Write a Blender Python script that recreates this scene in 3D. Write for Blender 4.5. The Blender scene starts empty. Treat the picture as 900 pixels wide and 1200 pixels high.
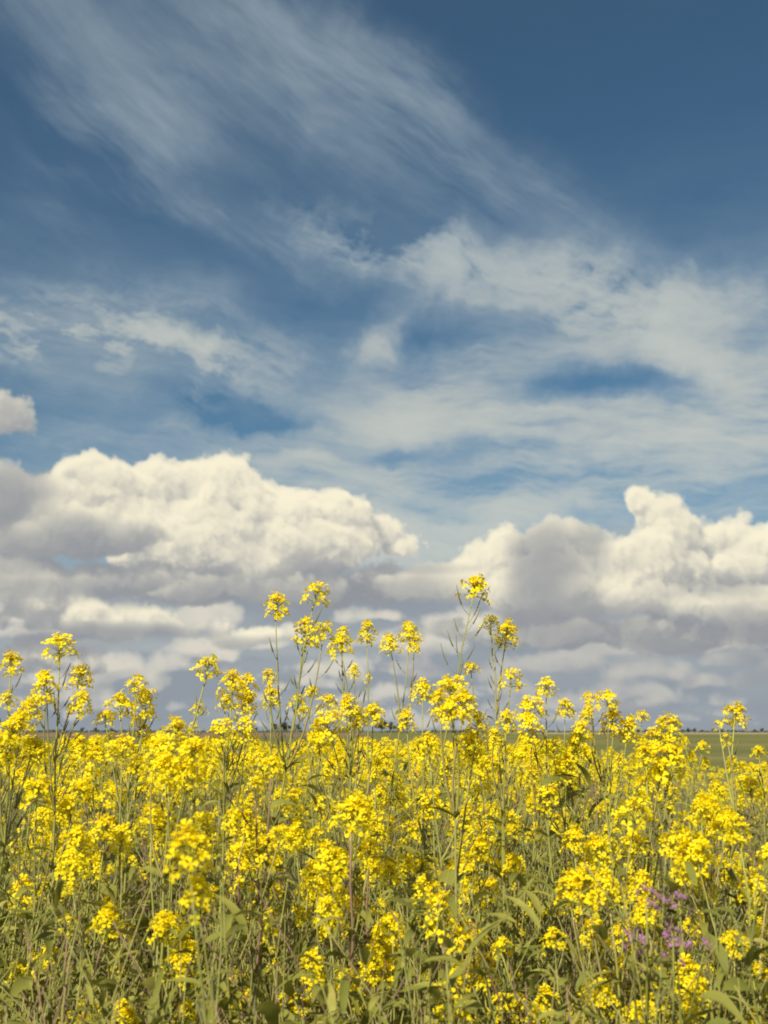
import bpy, math, random
import numpy as np
from mathutils import Vector, Matrix

# ------------------------------------------------------------------ camera
S = bpy.context.scene
COL = S.collection
CAM_Z = 1.36
F = 1250.0                       # focal length in photo pixels (900 x 1200)
HOR = 857.0                      # photo row of the horizon
PITCH = math.atan((HOR - 600.0) / F)
cd = bpy.data.cameras.new('camera')
cam = bpy.data.objects.new('camera', cd)
COL.objects.link(cam)
cam.location = (0, 0, CAM_Z)
cam.rotation_euler = (math.pi / 2 + PITCH, 0, 0)
cd.sensor_fit = 'VERTICAL'
cd.sensor_height = 36.0
cd.lens = F / 1200.0 * 36.0
cd.clip_start = 0.05
cd.clip_end = 20000
cd.dof.use_dof = True
cd.dof.focus_distance = 2.7
cd.dof.aperture_fstop = 7.0
S.camera = cam
S.render.resolution_x, S.render.resolution_y = 768, 1024


def ray(px, py):
    """world direction through a photo point, scaled to one metre of depth along y"""
    v = Vector(((px - 450) / F, (600 - py) / F, -1.0))
    w = cam.rotation_euler.to_matrix() @ v
    return w / w.y


def at(px, py, Y):
    r = ray(px, py)
    return Vector((r.x * Y, Y, CAM_Z + r.z * Y))


# ------------------------------------------------------------------ light
SUN_EL, SUN_AZ = math.radians(40), math.radians(-152)   # azimuth from +y towards +x
to_sun = Vector((math.sin(SUN_AZ) * math.cos(SUN_EL), math.cos(SUN_AZ) * math.cos(SUN_EL), math.sin(SUN_EL)))
sl = bpy.data.lights.new('sun', 'SUN')
sl.energy = 4.9
sl.angle = math.radians(0.6)
sl.color = (1.0, 0.93, 0.80)
sun = bpy.data.objects.new('sun', sl)
COL.objects.link(sun)
sun.rotation_euler = to_sun.to_track_quat('Z', 'Y').to_euler()
sun.location = (-20, -20, 30)

S.view_settings.view_transform = 'Standard'
S.view_settings.look = 'None'
S.view_settings.gamma = 1.0
S.view_settings.use_curve_mapping = False
S.view_settings.exposure = 0.60
S.render.engine = 'CYCLES'
S.cycles.filter_width = 1.9
S.cycles.max_bounces = 6
S.cycles.diffuse_bounces = 3
S.cycles.glossy_bounces = 2
S.cycles.transmission_bounces = 4
S.cycles.transparent_max_bounces = 8


# ------------------------------------------------------------------ node helper
def lin(r, g, b):
    f = lambda c: c / 12.92 if c <= 0.04045 else ((c + 0.055) / 1.055) ** 2.4
    return (f(r / 255), f(g / 255), f(b / 255), 1.0)


class NT:
    def __init__(self, tree):
        self.t = tree

    def put(self, sock, val):
        if isinstance(val, bpy.types.NodeSocket):
            self.t.links.new(val, sock)
        elif val is not None:
            sock.default_value = val

    def math(self, op, a, b=None, c=None, clamp=False):
        n = self.t.nodes.new('ShaderNodeMath')
        n.operation = op
        n.use_clamp = clamp
        for i, v in enumerate((a, b, c)):
            self.put(n.inputs[i], v)
        return n.outputs[0]

    def add(self, a, b): return self.math('ADD', a, b)
    def sub(self, a, b): return self.math('SUBTRACT', a, b)
    def mul(self, a, b): return self.math('MULTIPLY', a, b)

    def vm(self, op, a, b=None, c=None):
        n = self.t.nodes.new('ShaderNodeVectorMath')
        n.operation = op
        for i, v in enumerate((a, b, c)):
            if v is not None:
                self.put(n.inputs[i], v)
        return n.outputs['Value'] if op in ('LENGTH', 'DOT_PRODUCT') else n.outputs[0]

    def scale(self, a, s):
        n = self.t.nodes.new('ShaderNodeVectorMath')
        n.operation = 'SCALE'
        self.put(n.inputs[0], a)
        self.put(n.inputs['Scale'], s)
        return n.outputs[0]

    def noise(self, vec, scale, detail=4, rough=0.55, dist=0.0, out=0, kind='FBM', lac=2.0):
        n = self.t.nodes.new('ShaderNodeTexNoise')
        n.noise_dimensions = '3D'
        n.noise_type = kind
        n.normalize = True
        self.put(n.inputs['Vector'], vec)
        n.inputs['Scale'].default_value = scale
        n.inputs['Detail'].default_value = detail
        n.inputs['Roughness'].default_value = rough
        n.inputs['Lacunarity'].default_value = lac
        n.inputs['Distortion'].default_value = dist
        return n.outputs[out]

    def voro(self, vec, scale, detail=2.0, rough=0.5, smooth=0.3):
        n = self.t.nodes.new('ShaderNodeTexVoronoi')
        n.voronoi_dimensions = '2D'
        n.feature = 'SMOOTH_F1'
        n.normalize = False
        self.put(n.inputs['Vector'], vec)
        n.inputs['Scale'].default_value = scale
        n.inputs['Detail'].default_value = detail
        n.inputs['Roughness'].default_value = rough
        n.inputs['Smoothness'].default_value = smooth
        return n.outputs['Distance']

    def ss(self, v, lo, hi, a=0.0, b=1.0):
        n = self.t.nodes.new('ShaderNodeMapRange')
        n.interpolation_type = 'SMOOTHSTEP'
        for i, x in enumerate((v, lo, hi, a, b)):
            self.put(n.inputs[i], x)
        return n.outputs[0]

    def lerp(self, v, lo, hi, a=0.0, b=1.0):
        n = self.t.nodes.new('ShaderNodeMapRange')
        for i, x in enumerate((v, lo, hi, a, b)):
            self.put(n.inputs[i], x)
        return n.outputs[0]

    def mix(self, f, a, b, blend='MIX'):
        n = self.t.nodes.new('ShaderNodeMix')
        n.data_type = 'RGBA'
        n.blend_type = blend
        n.clamp_factor = True
        self.put(n.inputs[0], f)
        self.put(n.inputs[6], a)
        self.put(n.inputs[7], b)
        return n.outputs[2]

    def ramp(self, v, stops):
        n = self.t.nodes.new('ShaderNodeValToRGB')
        e = n.color_ramp.elements
        while len(e) < len(stops):
            e.new(0.5)
        for el, (p, c) in zip(e, stops):
            el.position = p
            el.color = c
        self.put(n.inputs[0], v)
        return n.outputs[0]

    def mapping(self, vec, loc, rot, scl):
        n = self.t.nodes.new('ShaderNodeMapping')
        n.vector_type = 'TEXTURE'
        self.put(n.inputs['Vector'], vec)
        n.inputs['Location'].default_value = loc
        n.inputs['Rotation'].default_value = (0, 0, rot)
        n.inputs['Scale'].default_value = scl
        return n.outputs[0]


# ------------------------------------------------------------------ sky: cloud fields grown from noise, one sample per 0.8 mrad
SR = 1067.0                       # sky samples per radian (one per picture point)
SQ = SR / 1250.0
SW, SH = 1080, 860                # azimuth -0.5 .. 0.5 rad, elevation -0.02 .. 0.78 rad
SX0, SY0 = -540.0, -21.0          # left column and lowest row


def sky_xy(px, py):
    """photo point -> column and row (counted up from the bottom) of the sky sheet"""
    r = ray(px, py)
    n = math.sqrt(r.x * r.x + r.y * r.y + r.z * r.z)
    return math.atan2(r.x, r.y) * SR - SX0, math.asin(r.z / n) * SR - SY0


class Noise3:
    """value noise on a lattice, sampled slice by slice as two small matrix products"""

    def __init__(self, seed, cell, w, h, d, cy=None, cz=None):
        self.c, self.cy, self.cz = cell, cy or cell, cz or cell
        rng = np.random.default_rng(seed)
        self.nx, self.ny, self.nz = int(w / self.c) + 5, int(h / self.cy) + 5, int(d / self.cz) + 5
        self.L = rng.random((self.nz, self.ny, self.nx)).astype(np.float32)
        self.L = (self.L - 0.5) * 1.6 + 0.5
        off = rng.random(2)
        self.WX = self.basis(w, self.c, self.nx, off[0])
        self.WY = self.basis(h, self.cy, self.ny, off[1])

    @staticmethod
    def basis(n, cell, m, off):
        p = np.arange(n) / cell + off + 1.0
        i = np.floor(p).astype(int)
        f = p - i
        B = np.zeros((n, m), np.float32)
        r = np.arange(n)
        B[r, i - 1] += (1 - f) ** 3 / 6
        B[r, i] += (3 * f ** 3 - 6 * f ** 2 + 4) / 6
        B[r, i + 1] += (-3 * f ** 3 + 3 * f ** 2 + 3 * f + 1) / 6
        B[r, i + 2] += f ** 3 / 6
        return B

    def at(self, z):
        p = z / self.cz + 1.3
        i = int(p)
        f = p - i
        k = ((1 - f) ** 3 / 6, (3 * f ** 3 - 6 * f ** 2 + 4) / 6, (-3 * f ** 3 + 3 * f ** 2 + 3 * f + 1) / 6, f ** 3 / 6)
        pl = sum(k[j] * self.L[i - 1 + j] for j in range(4))
        return (self.WY @ pl @ self.WX.T - 0.5) * 2.2      # about -1 .. 1


def box_blur(a, r):
    for ax in (0, 1):
        pad = [(0, 0), (0, 0)]
        pad[ax] = (r + 1, r)
        c = np.cumsum(np.pad(a, pad, mode='edge'), axis=ax, dtype=np.float64)
        n = a.shape[ax]
        hi = np.take(c, np.arange(2 * r + 1, 2 * r + 1 + n), axis=ax)
        lo = np.take(c, np.arange(0, n), axis=ax)
        a = ((hi - lo) / (2 * r + 1)).astype(np.float32)
    return a


def shift(a, dx, dy, fill):
    """move the sheet by a fraction of a cell"""
    ix, iy = math.floor(dx), math.floor(dy)
    fx, fy = dx - ix, dy - iy
    h, wd = a.shape
    b = np.pad(a, ((abs(iy) + 1,) * 2, (abs(ix) + 1,) * 2), mode='edge')
    oy, ox = abs(iy) + 1 - iy, abs(ix) + 1 - ix
    g = lambda y, x: b[oy - y:oy - y + h, ox - x:ox - x + wd]
    return (g(0, 0) * (1 - fx) * (1 - fy) + g(0, 1) * fx * (1 - fy) + g(1, 0) * (1 - fx) * fy + g(1, 1) * fx * fy)


def sm(v, lo, hi):
    t = np.clip((v - lo) / (hi - lo), 0, 1)
    return t * t * (3 - 2 * t)


def cloud_volume(blobs, seed, depth=220, step=6, y1=330, flat=1.5, shade=(), rough=1.0, dens=0.10, absorb=0.040, light=(-0.55, 0.62), grey_y=None, soft=0.0):
    """march a cloud volume front to back; every blob is (px, py, depth, rx, ry, rz); returns sunlight, sky light and cover"""
    H, W = y1, SW
    depth *= SQ
    step *= SQ
    yy, xx = np.mgrid[0:H, 0:W].astype(np.float32)
    big = Noise3(seed, 60 * SQ, W, H, depth)
    octs = [(Noise3(seed + 1 + k, c * SQ, W, H, depth), a) for k, (c, a) in enumerate(((34, 0.21), (17, 0.15), (8.5, 0.115), (4.4, 0.075), (2.5, 0.034)))]
    wx, wy = Noise3(seed + 20, 28 * SQ, W, H, depth), Noise3(seed + 21, 28 * SQ, W, H, depth)
    fuzz = Noise3(seed + 30, 12 * SQ, W, H, depth)
    B = []
    for b in blobs:
        cx, cy = sky_xy(b[0], b[1])
        B.append((cx, cy) + tuple(v * SQ for v in b[2:]))
    tau = np.zeros((H, W), np.float32)        # optical depth towards the sun
    dark = np.zeros((H, W), np.float32)
    sh_n = big.at(20) * 0.5 + octs[0][0].at(9) * 0.4 + octs[1][0].at(9) * 0.3
    for px, py, rx, ry, k in shade:           # shade painted into the clouds at chosen spots; no nearer cloud casts it
        cx, cy = sky_xy(px, py)
        d = 1.1 - np.sqrt(((xx - cx) / (rx * SQ)) ** 2 + ((yy - cy) / (ry * SQ)) ** 2) + 0.75 * sh_n
        dark = np.maximum(dark, k * sm(d, -0.6, 1.1).astype(np.float32))
    trans = np.ones((H, W), np.float32)
    lit = np.zeros((H, W), np.float32)
    amb = np.zeros((H, W), np.float32)
    for z in np.arange(0, depth, step):
        bx, by = wx.at(z), wy.at(z)
        X, Y = xx + 9 * SQ * bx, yy + 9 * SQ * by
        base = np.full((H, W), -1.0, np.float32)
        up = np.zeros((H, W), np.float32)
        for cx, cy, cz, rx, ry, rz in B:
            dz2 = ((z - cz) / rz) ** 2
            if dz2 > 2.2:
                continue
            x0, x1 = int(max(0, cx - rx * 2.1 - 40)), int(min(W, cx + rx * 2.1 + 40))
            y0, y1_ = int(max(0, cy - ry * 2.1 - 40)), int(min(H, cy + ry * 2.1 + 40))
            if x0 >= x1 or y0 >= y1_:
                continue
            sl_ = (slice(y0, y1_), slice(x0, x1))
            ny = (Y[sl_] - cy) / ry
            ny = np.where(ny < 0, ny * flat, ny)
            d = 1.0 - np.sqrt(((X[sl_] - cx) / rx) ** 2 + ny ** 2 + dz2)
            # measured in cells rather than radii, so small and big blobs fray alike
            d = d * min(rx, ry) / (40.0 * SQ)
            t = base[sl_]
            hh = np.clip(0.5 + 0.5 * (d - t) / 0.16, 0, 1)
            base[sl_] = t * (1 - hh) + d * hh + 0.16 * hh * (1 - hh)
        fz = fuzz.at(z)
        n = 0.30 * big.at(z)
        for o, a in octs:
            n = n + a * rough * (np.abs(o.at(z)) * 2.2 - 0.55)
        field = base + n * 0.75 + 0.04 * fz
        D = np.clip(field / (0.08 + soft), 0, 1) * dens * (0.75 + 0.5 * fz)
        D = np.where(base > -0.95, D, 0)
        a = 1 - np.exp(-D * step / SQ)
        sunl = 0.62 * np.exp(-tau - dark) + 0.38 * np.exp(-0.28 * tau - 0.5 * dark)
        lit += trans * a * sunl
        amb += trans * a * np.exp(-0.06 * tau)
        trans *= 1 - a
        # the sun stands behind the camera: what this slice stops is missing from the slices beyond it, lower and to the right
        tau = tau + D * step / SQ * (absorb / 0.04)
        tau = shift(tau, -light[0] * step * 1.4, -light[1] * step * 1.4, 0)
        if int(z / step) % 2 == 0:
            tau = box_blur(tau, 1)
    return lit, amb, 1 - trans


from concurrent.futures import ThreadPoolExecutor


def fbm2(seed, cx, cy, w, h, octaves=6, gain=0.55):
    t = 0
    a, n = 1.0, 0.0
    for k in range(octaves):
        t = t + a * Noise3(seed + k, max(cx / 2 ** k, 1.3), w, h, 4, cy=max(cy / 2 ** k, 1.3)).at(0)
        n += a
        a *= gain
    return t / n


def make_tile(seed, beta, n=1024):
    rng = np.random.default_rng(seed)
    f = np.hypot(np.fft.fftfreq(n)[:, None] * n, np.fft.rfftfreq(n)[None] * n)
    f[0, 0] = 1e9
    a = rng.normal(size=f.shape) + 1j * rng.normal(size=f.shape)
    t = np.fft.irfft2(a * f ** -beta * (f > 2.5), s=(n, n)).astype(np.float32)
    return t / t.std()


def pick(tile, u, v):
    n = tile.shape[0]
    iu, iv = np.floor(u).astype(int), np.floor(v).astype(int)
    fu, fv = (u - iu).astype(np.float32), (v - iv).astype(np.float32)
    iu, iv = iu % n, iv % n
    ju, jv = (iu + 1) % n, (iv + 1) % n
    return (tile[iv, iu] * (1 - fu) + tile[iv, ju] * fu) * (1 - fv) + (tile[jv, iu] * (1 - fu) + tile[jv, ju] * fu) * fv


def over(rgb, al, c, a):
    """lay colour c with cover a over a sheet of straight colour rgb and cover al"""
    out = a + al * (1 - a)
    k = (a / np.maximum(out, 1e-5))[..., None]
    return rgb * (1 - k) + c * k, out


def make_sky():
    W, H = SW, SH
    yy, xx = np.mgrid[0:H, 0:W].astype(np.float32)
    C = lambda r, g, b: np.array([r, g, b], np.float32) / 255.0
    pool = ThreadPoolExecutor(4)
    sun_c, grey_c = C(250, 241, 213), C(143, 147, 154)
    rgb = np.zeros((H, W, 3), np.float32) + C(170, 180, 185)
    alpha = np.zeros((H, W), np.float32)

    def lay(vol, n, sun_c=sun_c, grey_c=grey_c, g=1.0, gain=1.02, veil=1.0):
        nonlocal rgb, alpha
        li, am, al = vol
        s = np.clip(li / np.maximum(al, 1e-4) * gain, 0, 1)[..., None] ** g
        s = s + 0.10 * mott[:n, :, None] * (1 - s)
        c = grey_c + (sun_c - grey_c) * s
        rgb[:n], alpha[:n] = over(rgb[:n], alpha[:n], c, al * veil)

    mott = fbm2(140, 60 * SQ, 30 * SQ, W, H, 6, 0.6)
    # far deck: rows of flat clouds that shrink towards the horizon
    rng = np.random.default_rng(5)
    deck = []
    for row, (py, r, n) in enumerate(((738, 38, 8), (760, 32, 12), (782, 26, 16), (802, 19, 18), (820, 13, 26), (834, 8, 36))):
        for i in range(n):
            px = -160 + 1220 * (i + rng.random()) / n
            k = rng.uniform(0.6, 1.6)
            deck.append((px, py + rng.normal(0, 10), rng.uniform(20, 90), r * k * 1.35, r * rng.uniform(0.38, 0.85), 30))
    v_deck = pool.submit(cloud_volume, deck, 90, depth=110, y1=150, rough=0.65, light=(-0.4, 1.1), soft=0.10, flat=2.4, absorb=0.07,
                         shade=[(720, 775, 240, 50, 0.9)])
    # main cumulus
    A = [(185, 575, 110, 42, 36, 60), (220, 560, 120, 34, 26, 50), (264, 576, 120, 50, 44, 70), (300, 590, 110, 46, 34, 60), (335, 604, 110, 54, 40, 70), (385, 606, 120, 42, 32, 60),
         (240, 640, 90, 96, 50, 80), (395, 640, 100, 56, 36, 70), (174, 636, 90, 54, 54, 70), (448, 628, 150, 30, 26, 40),
         (470, 642, 150, 24, 20, 36), (340, 645, 85, 70, 46, 70), (290, 655, 85, 70, 46, 70), (385, 655, 90, 40, 34, 60), (250, 690, 95, 80, 26, 80), (350, 694, 100, 90, 26, 80), (470, 690, 110, 90, 24, 80),
         (545, 684, 120, 52, 30, 60), (570, 662, 125, 40, 30, 50), (600, 648, 130, 44, 34, 60), (652, 630, 140, 40, 28, 50), (690, 652, 130, 32, 28, 50), (645, 695, 90, 76, 50, 80),
         (758, 594, 120, 22, 22, 40), (772, 612, 115, 32, 28, 44), (800, 626, 110, 38, 34, 60), (842, 628, 120, 36, 24, 50), (868, 662, 110, 52, 38, 60),
         (770, 668, 80, 68, 44, 70), (730, 698, 60, 34, 32, 50), (790, 700, 80, 60, 36, 80), (850, 712, 90, 70, 34, 80), (750, 737, 40, 26, 17, 30), (898, 708, 50, 34, 26, 40),
         (660, 744, 110, 80, 18, 80), (800, 748, 110, 90, 20, 80), (560, 738, 120, 60, 12, 50), (950, 650, 110, 70, 44, 60), (-90, 690, 100, 70, 50, 60), (1030, 700, 100, 80, 50, 60)]
    v_a = pool.submit(cloud_volume, A, 11, light=(-0.5, 0.9), absorb=0.045,
                      shade=[(300, 704, 160, 24, 1.7), (430, 694, 110, 20, 1.5), (640, 688, 40, 54, 1.9), (685, 740, 120, 24, 1.8),
                             (835, 742, 120, 24, 1.6), (480, 668, 60, 8, 1.0), (850, 690, 60, 12, 0.8), (690, 640, 22, 28, 1.0)])
    B = [(112, 566, 90, 38, 30, 50), (78, 582, 92, 40, 30, 50), (50, 604, 90, 50, 32, 60), (140, 590, 95, 32, 36, 50), (108, 624, 80, 84, 38, 70), (26, 632, 80, 66, 28, 60),
         (-4, 576, 50, 34, 38, 40), (-8, 490, 60, 46, 34, 40), (4, 684, 60, 58, 36, 60), (30, 706, 60, 50, 24, 50), (96, 722, 52, 34, 14, 30), (160, 726, 50, 36, 14, 30),
         (110, 738, 60, 90, 10, 40), (110, 682, 110, 90, 18, 60), (-50, 640, 80, 60, 60, 60), (40, 772, 80, 40, 22, 40), (90, 780, 80, 40, 18, 30), (320, 748, 80, 44, 12, 40)]
    v_b = pool.submit(cloud_volume, B, 47, depth=170, y1=352, light=(-0.5, 0.9), absorb=0.045, soft=0.03,
                      shade=[(84, 646, 100, 28, 1.9), (0, 580, 40, 34, 1.8), (0, 494, 60, 40, 0.9), (110, 742, 120, 9, 2.0), (140, 690, 110, 14, 1.5), (320, 756, 60, 10, 1.6)])
    # cirrus: soft veils combed along the wind, in photo-sized units
    T1, T2, T3 = make_tile(3, 1.75), make_tile(8, 1.55), make_tile(21, 1.25)
    X, Y = (xx + SX0) / SQ, (yy + SY0) / SQ
    wx = pick(T1, X * 0.7 + 170, Y * 0.7 + 60) * 13 + pick(T2, X * 1.1, Y * 1.1) * 4
    wy = pick(T1, X * 0.7 + 400, Y * 0.7 + 300) * 11
    Xw, Yw = X + wx, Y + wy

    def rot(deg, x=None, y=None):
        c, s_ = math.cos(math.radians(deg)), math.sin(math.radians(deg))
        x, y = (Xw if x is None else x), (Yw if y is None else y)
        return x * c + y * s_, -x * s_ + y * c

    def veil(px, py, rx, ry, deg, power):
        cx, cy = sky_xy(px, py)
        cx, cy = (cx + SX0) / SQ, (cy + SY0) / SQ
        u, v = rot(deg, Xw - cx, Yw - cy)
        return power * np.exp(-1.3 * ((u / rx) ** 2 + (v / ry) ** 2))

    def fib(deg, along, across, seed, tile=T2, bend=0.35):
        u, v = rot(deg, X + wx * bend, Y + wy * bend)
        return pick(tile, u / along + seed * 37.0, v / across + seed * 91.0)

    band = (veil(330, 50, 190, 60, -26, 0.55) + veil(470, 130, 210, 46, -36, 0.29) + veil(600, 205, 190, 44, -34, 0.20) + veil(430, 190, 200, 70, -30, 0.26) + veil(560, 230, 200, 50, -28, 0.10)
            + veil(140, 150, 100, 60, -8, 0.55) + veil(60, 25, 160, 40, -10, 0.25) + veil(270, 262, 130, 20, -20, 0.50) + veil(40, 240, 130, 40, -5, 0.14)
            + veil(220, 90, 200, 90, -15, 0.20))
    fa = 0.68 + 0.30 * fib(-33, 10.0, 1.7, 1) + 0.20 * fib(-20, 4.5, 1.2, 2) + 0.11 * fib(-30, 8.0, 0.8, 9, T3, 0.15)
    tuft = (veil(520, 318, 130, 34, -10, 0.85) + veil(680, 335, 150, 40, -12, 0.95) + veil(800, 350, 120, 36, 8, 0.8) + veil(760, 400, 130, 40, -25, 0.7)
            + veil(90, 380, 150, 50, -4, 0.95) + veil(150, 400, 190, 60, -4, 0.45) + veil(240, 418, 100, 28, -10, 0.6) + veil(420, 292, 110, 24, -22, 0.6) + veil(30, 410, 60, 30, 10, 0.5)
            + veil(450, 392, 36, 22, 30, 0.5) + veil(245, 470, 40, 24, 20, 0.45) + veil(330, 405, 50, 20, 10, 0.35))
    fb = 0.62 + 0.46 * fib(-14, 3.2, 1.1, 3, T1, bend=1.0) + 0.26 * fib(12, 1.6, 0.8, 4, bend=0.6) + 0.20 * fib(-18, 4.0, 0.8, 8, T3, 0.4)
    flat = (veil(500, 465, 150, 46, 5, 1.0) + veil(720, 540, 340, 66, 3, 1.15) + veil(420, 535, 150, 26, 5, 0.75) + veil(860, 450, 130, 80, -10, 0.9) + veil(640, 500, 160, 30, 0, 0.5)
            + veil(620, 420, 220, 40, -6, 0.45) + veil(150, 522, 240, 22, 0, 0.42) + veil(450, 610, 560, 46, 0, 0.85) + veil(330, 505, 90, 14, 8, 0.35)
            + veil(160, 470, 220, 40, -3, 0.26) + veil(110, 385, 190, 56, -4, 0.42) + veil(270, 415, 120, 40, -8, 0.25) + veil(480, 655, 130, 36, 0, 1.2) + 0.06 * sm(Y, 700, 480) + 0.01)
    gap = (veil(710, 466, 105, 24, -6, 0.55) + veil(790, 456, 60, 22, 8, 0.35) + veil(520, 528, 95, 18, -5, 0.55) + veil(450, 520, 60, 14, 6, 0.35)
           + veil(510, 394, 60, 18, -4, 0.25) + veil(300, 482, 120, 24, 0, 0.4) + veil(690, 590, 40, 12, 0, 0.4) + veil(530, 590, 60, 10, 0, 0.3))
    fc = 0.85 + 0.28 * fib(-5, 7.0, 1.2, 5) + 0.18 * fib(8, 3.0, 1.0, 6) + 0.12 * fib(-8, 6.0, 0.8, 10, T3, 0.3)
    dens = np.clip(band * np.clip(fa, 0.05, 2), 0, 3) + 1.3 * tuft * np.clip(0.16 + 0.9 * fb, 0.05, 2) + np.clip(flat - gap * np.clip(1 + 0.5 * fc, 0.2, 3), 0, 3) * np.clip(fc, 0.2, 2)
    ci = 1 - np.exp(-1.3 * dens)
    cc = C(166, 182, 190) + (C(204, 206, 196) - C(166, 182, 190)) * (sm(ci, 0.25, 0.85) * sm(yy, 800 * SQ, 350 * SQ))[..., None]
    rgb, alpha = over(rgb, alpha, cc, ci * 0.92)
    # lay them over the blue, far to near
    bank = fbm2(70, 150 * SQ, 34 * SQ, W, H, 6)
    b_al = sm(yy + bank * 50 * SQ, 270 * SQ, 170 * SQ)
    b_c = C(146, 155, 164) + (C(174, 181, 183) - C(146, 155, 164)) * sm(bank, -0.35, 0.5)[..., None]
    rgb, alpha = over(rgb, alpha, b_c, b_al)
    lay(v_deck.result(), 150, C(224, 217, 201), C(140, 146, 156), g=0.8, gain=1.25, veil=0.92)
    lay(v_a.result(), 330)
    lay(v_b.result(), 352)
    # air over the horizon
    k = sm(yy, 120 * SQ, 20 * SQ) * 0.28
    rgb, alpha = over(rgb, alpha, C(144, 152, 164) + 0 * rgb, k)
    return rgb, alpha


world = bpy.data.worlds.new('World')
S.world = world
world.use_nodes = True
wt = world.node_tree
wt.nodes.clear()
w = NT(wt)
sky_rgb, sky_a = make_sky()
edge = np.minimum(np.arange(SW), np.arange(SW)[::-1])[None, :] / 60.0
edge = np.clip(np.minimum(edge, (SH - 1 - np.arange(SH))[:, None] / 60.0), 0, 1)
edge = edge * edge * (3 - 2 * edge)
buf = np.empty((SH, SW, 4), np.float32)
buf[..., :3] = np.where(sky_rgb <= 0.04045, sky_rgb / 12.92, ((np.maximum(sky_rgb, 0) + 0.055) / 1.055) ** 2.4)
buf[..., 3] = sky_a
rim = bpy.data.images.new('cloud field', SW, SH, alpha=True, float_buffer=True)
rim.colorspace_settings.name = 'Non-Color'
rim.alpha_mode = 'CHANNEL_PACKED'
rim.pixels.foreach_set(buf.ravel())
rim.update()

tc = wt.nodes.new('ShaderNodeTexCoord')
sep = wt.nodes.new('ShaderNodeSeparateXYZ')
wt.links.new(tc.outputs['Generated'], sep.inputs[0])
dx, dy, dz = sep.outputs
az = w.math('ARCTAN2', dx, dy)
el = w.math('ARCSINE', dz)
cmb = wt.nodes.new('ShaderNodeCombineXYZ')
U = w.math('MULTIPLY_ADD', az, SR / SW, -SX0 / SW)
V = w.math('MULTIPLY_ADD', el, SR / SH, -SY0 / SH)
wt.links.new(U, cmb.inputs[0])
wt.links.new(V, cmb.inputs[1])
ti = wt.nodes.new('ShaderNodeTexImage')
ti.image = rim
ti.interpolation = 'Cubic'
ti.extension = 'EXTEND'
wt.links.new(cmb.outputs[0], ti.inputs[0])
inside = w.mul(w.ss(w.math('ABSOLUTE', az), 0.50, 0.45), w.ss(el, 0.78, 0.72))

nis = wt.nodes.new('ShaderNodeTexSky')
nis.sky_type = 'NISHITA'
nis.sun_disc = False
nis.sun_elevation = SUN_EL
nis.sun_rotation = SUN_AZ
nis.altitude = 50
nis.air_density = 1.0
nis.dust_density = 0.5
nis.ozone_density = 1.6
STR = 0.1 / 2 ** S.view_settings.exposure     # the sky keeps its own brightness under the longer exposure
blue = w.mix(1.0, nis.outputs[0], (0.46, 0.66, 0.69, 1), 'MULTIPLY')
# elsewhere: loose cloud of the same kind, so the field is lit from all round
gn = w.noise(w.vm('MULTIPLY', tc.outputs['Generated'], (1, 1, 2.5)), 2.6, 5, 0.6)
g_a = w.math('MAXIMUM', w.ss(gn, 0.42, 0.62, 0.0, 0.85), w.ss(el, 0.25, 0.05, 0.0, 0.95))
g_c = w.mix(w.ss(gn, 0.40, 0.68), lin(140, 147, 160), lin(214, 212, 204))
a = w.math('MULTIPLY_ADD', inside, w.sub(ti.outputs['Alpha'], g_a), g_a)
c = w.mix(inside, g_c, ti.outputs['Color'])
c = w.mix(1.0, c, (10, 10, 10, 1), 'MULTIPLY')
col = w.mix(a, blue, c)
bg = wt.nodes.new('ShaderNodeBackground')
wt.links.new(col, bg.inputs[0])
bg.inputs[1].default_value = STR
wo = wt.nodes.new('ShaderNodeOutputWorld')
wt.links.new(bg.outputs[0], wo.inputs[0])


# ------------------------------------------------------------------ materials
def new_mat(name):
    m = bpy.data.materials.new(name)
    m.use_nodes = True
    m.node_tree.nodes.clear()
    return m, NT(m.node_tree)


def finish(m, n, colour, rough=0.6, trans=0.0, tcol=None, spec=0.3, bump=None):
    t = m.node_tree
    p = t.nodes.new('ShaderNodeBsdfPrincipled')
    n.put(p.inputs['Base Color'], colour)
    n.put(p.inputs['Roughness'], rough)
    p.inputs['Specular IOR Level'].default_value = spec
    if bump is not None:
        t.links.new(bump, p.inputs['Normal'])
    out = t.nodes.new('ShaderNodeOutputMaterial')
    s = p.outputs[0]
    if trans:
        tr = t.nodes.new('ShaderNodeBsdfTranslucent')
        n.put(tr.inputs[0], tcol if tcol is not None else colour)
        mx = t.nodes.new('ShaderNodeMixShader')
        mx.inputs[0].default_value = trans
        t.links.new(s, mx.inputs[1])
        t.links.new(tr.outputs[0], mx.inputs[2])
        s = mx.outputs[0]
    t.links.new(s, out.inputs[0])
    return m


def island_mat(name, stops, rough, trans=0.0, spec=0.3, tint=None, noise_scale=None):
    """one colour per petal, leaf or pod, picked from a ramp, and a shift per plant"""
    m, n = new_mat(name)
    g = m.node_tree.nodes.new('ShaderNodeNewGeometry')
    oi = m.node_tree.nodes.new('ShaderNodeObjectInfo')
    v = n.math('MULTIPLY_ADD', g.outputs['Random Per Island'], 0.75, n.mul(oi.outputs['Random'], 0.25))
    if noise_scale:
        tcn = m.node_tree.nodes.new('ShaderNodeTexCoord')
        v = n.math('MULTIPLY_ADD', n.sub(n.noise(tcn.outputs['Object'], noise_scale, 4, 0.6), 0.5), 0.7, v)
    c = n.ramp(v, stops)
    return finish(m, n, c, rough, trans, None, spec)


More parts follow.
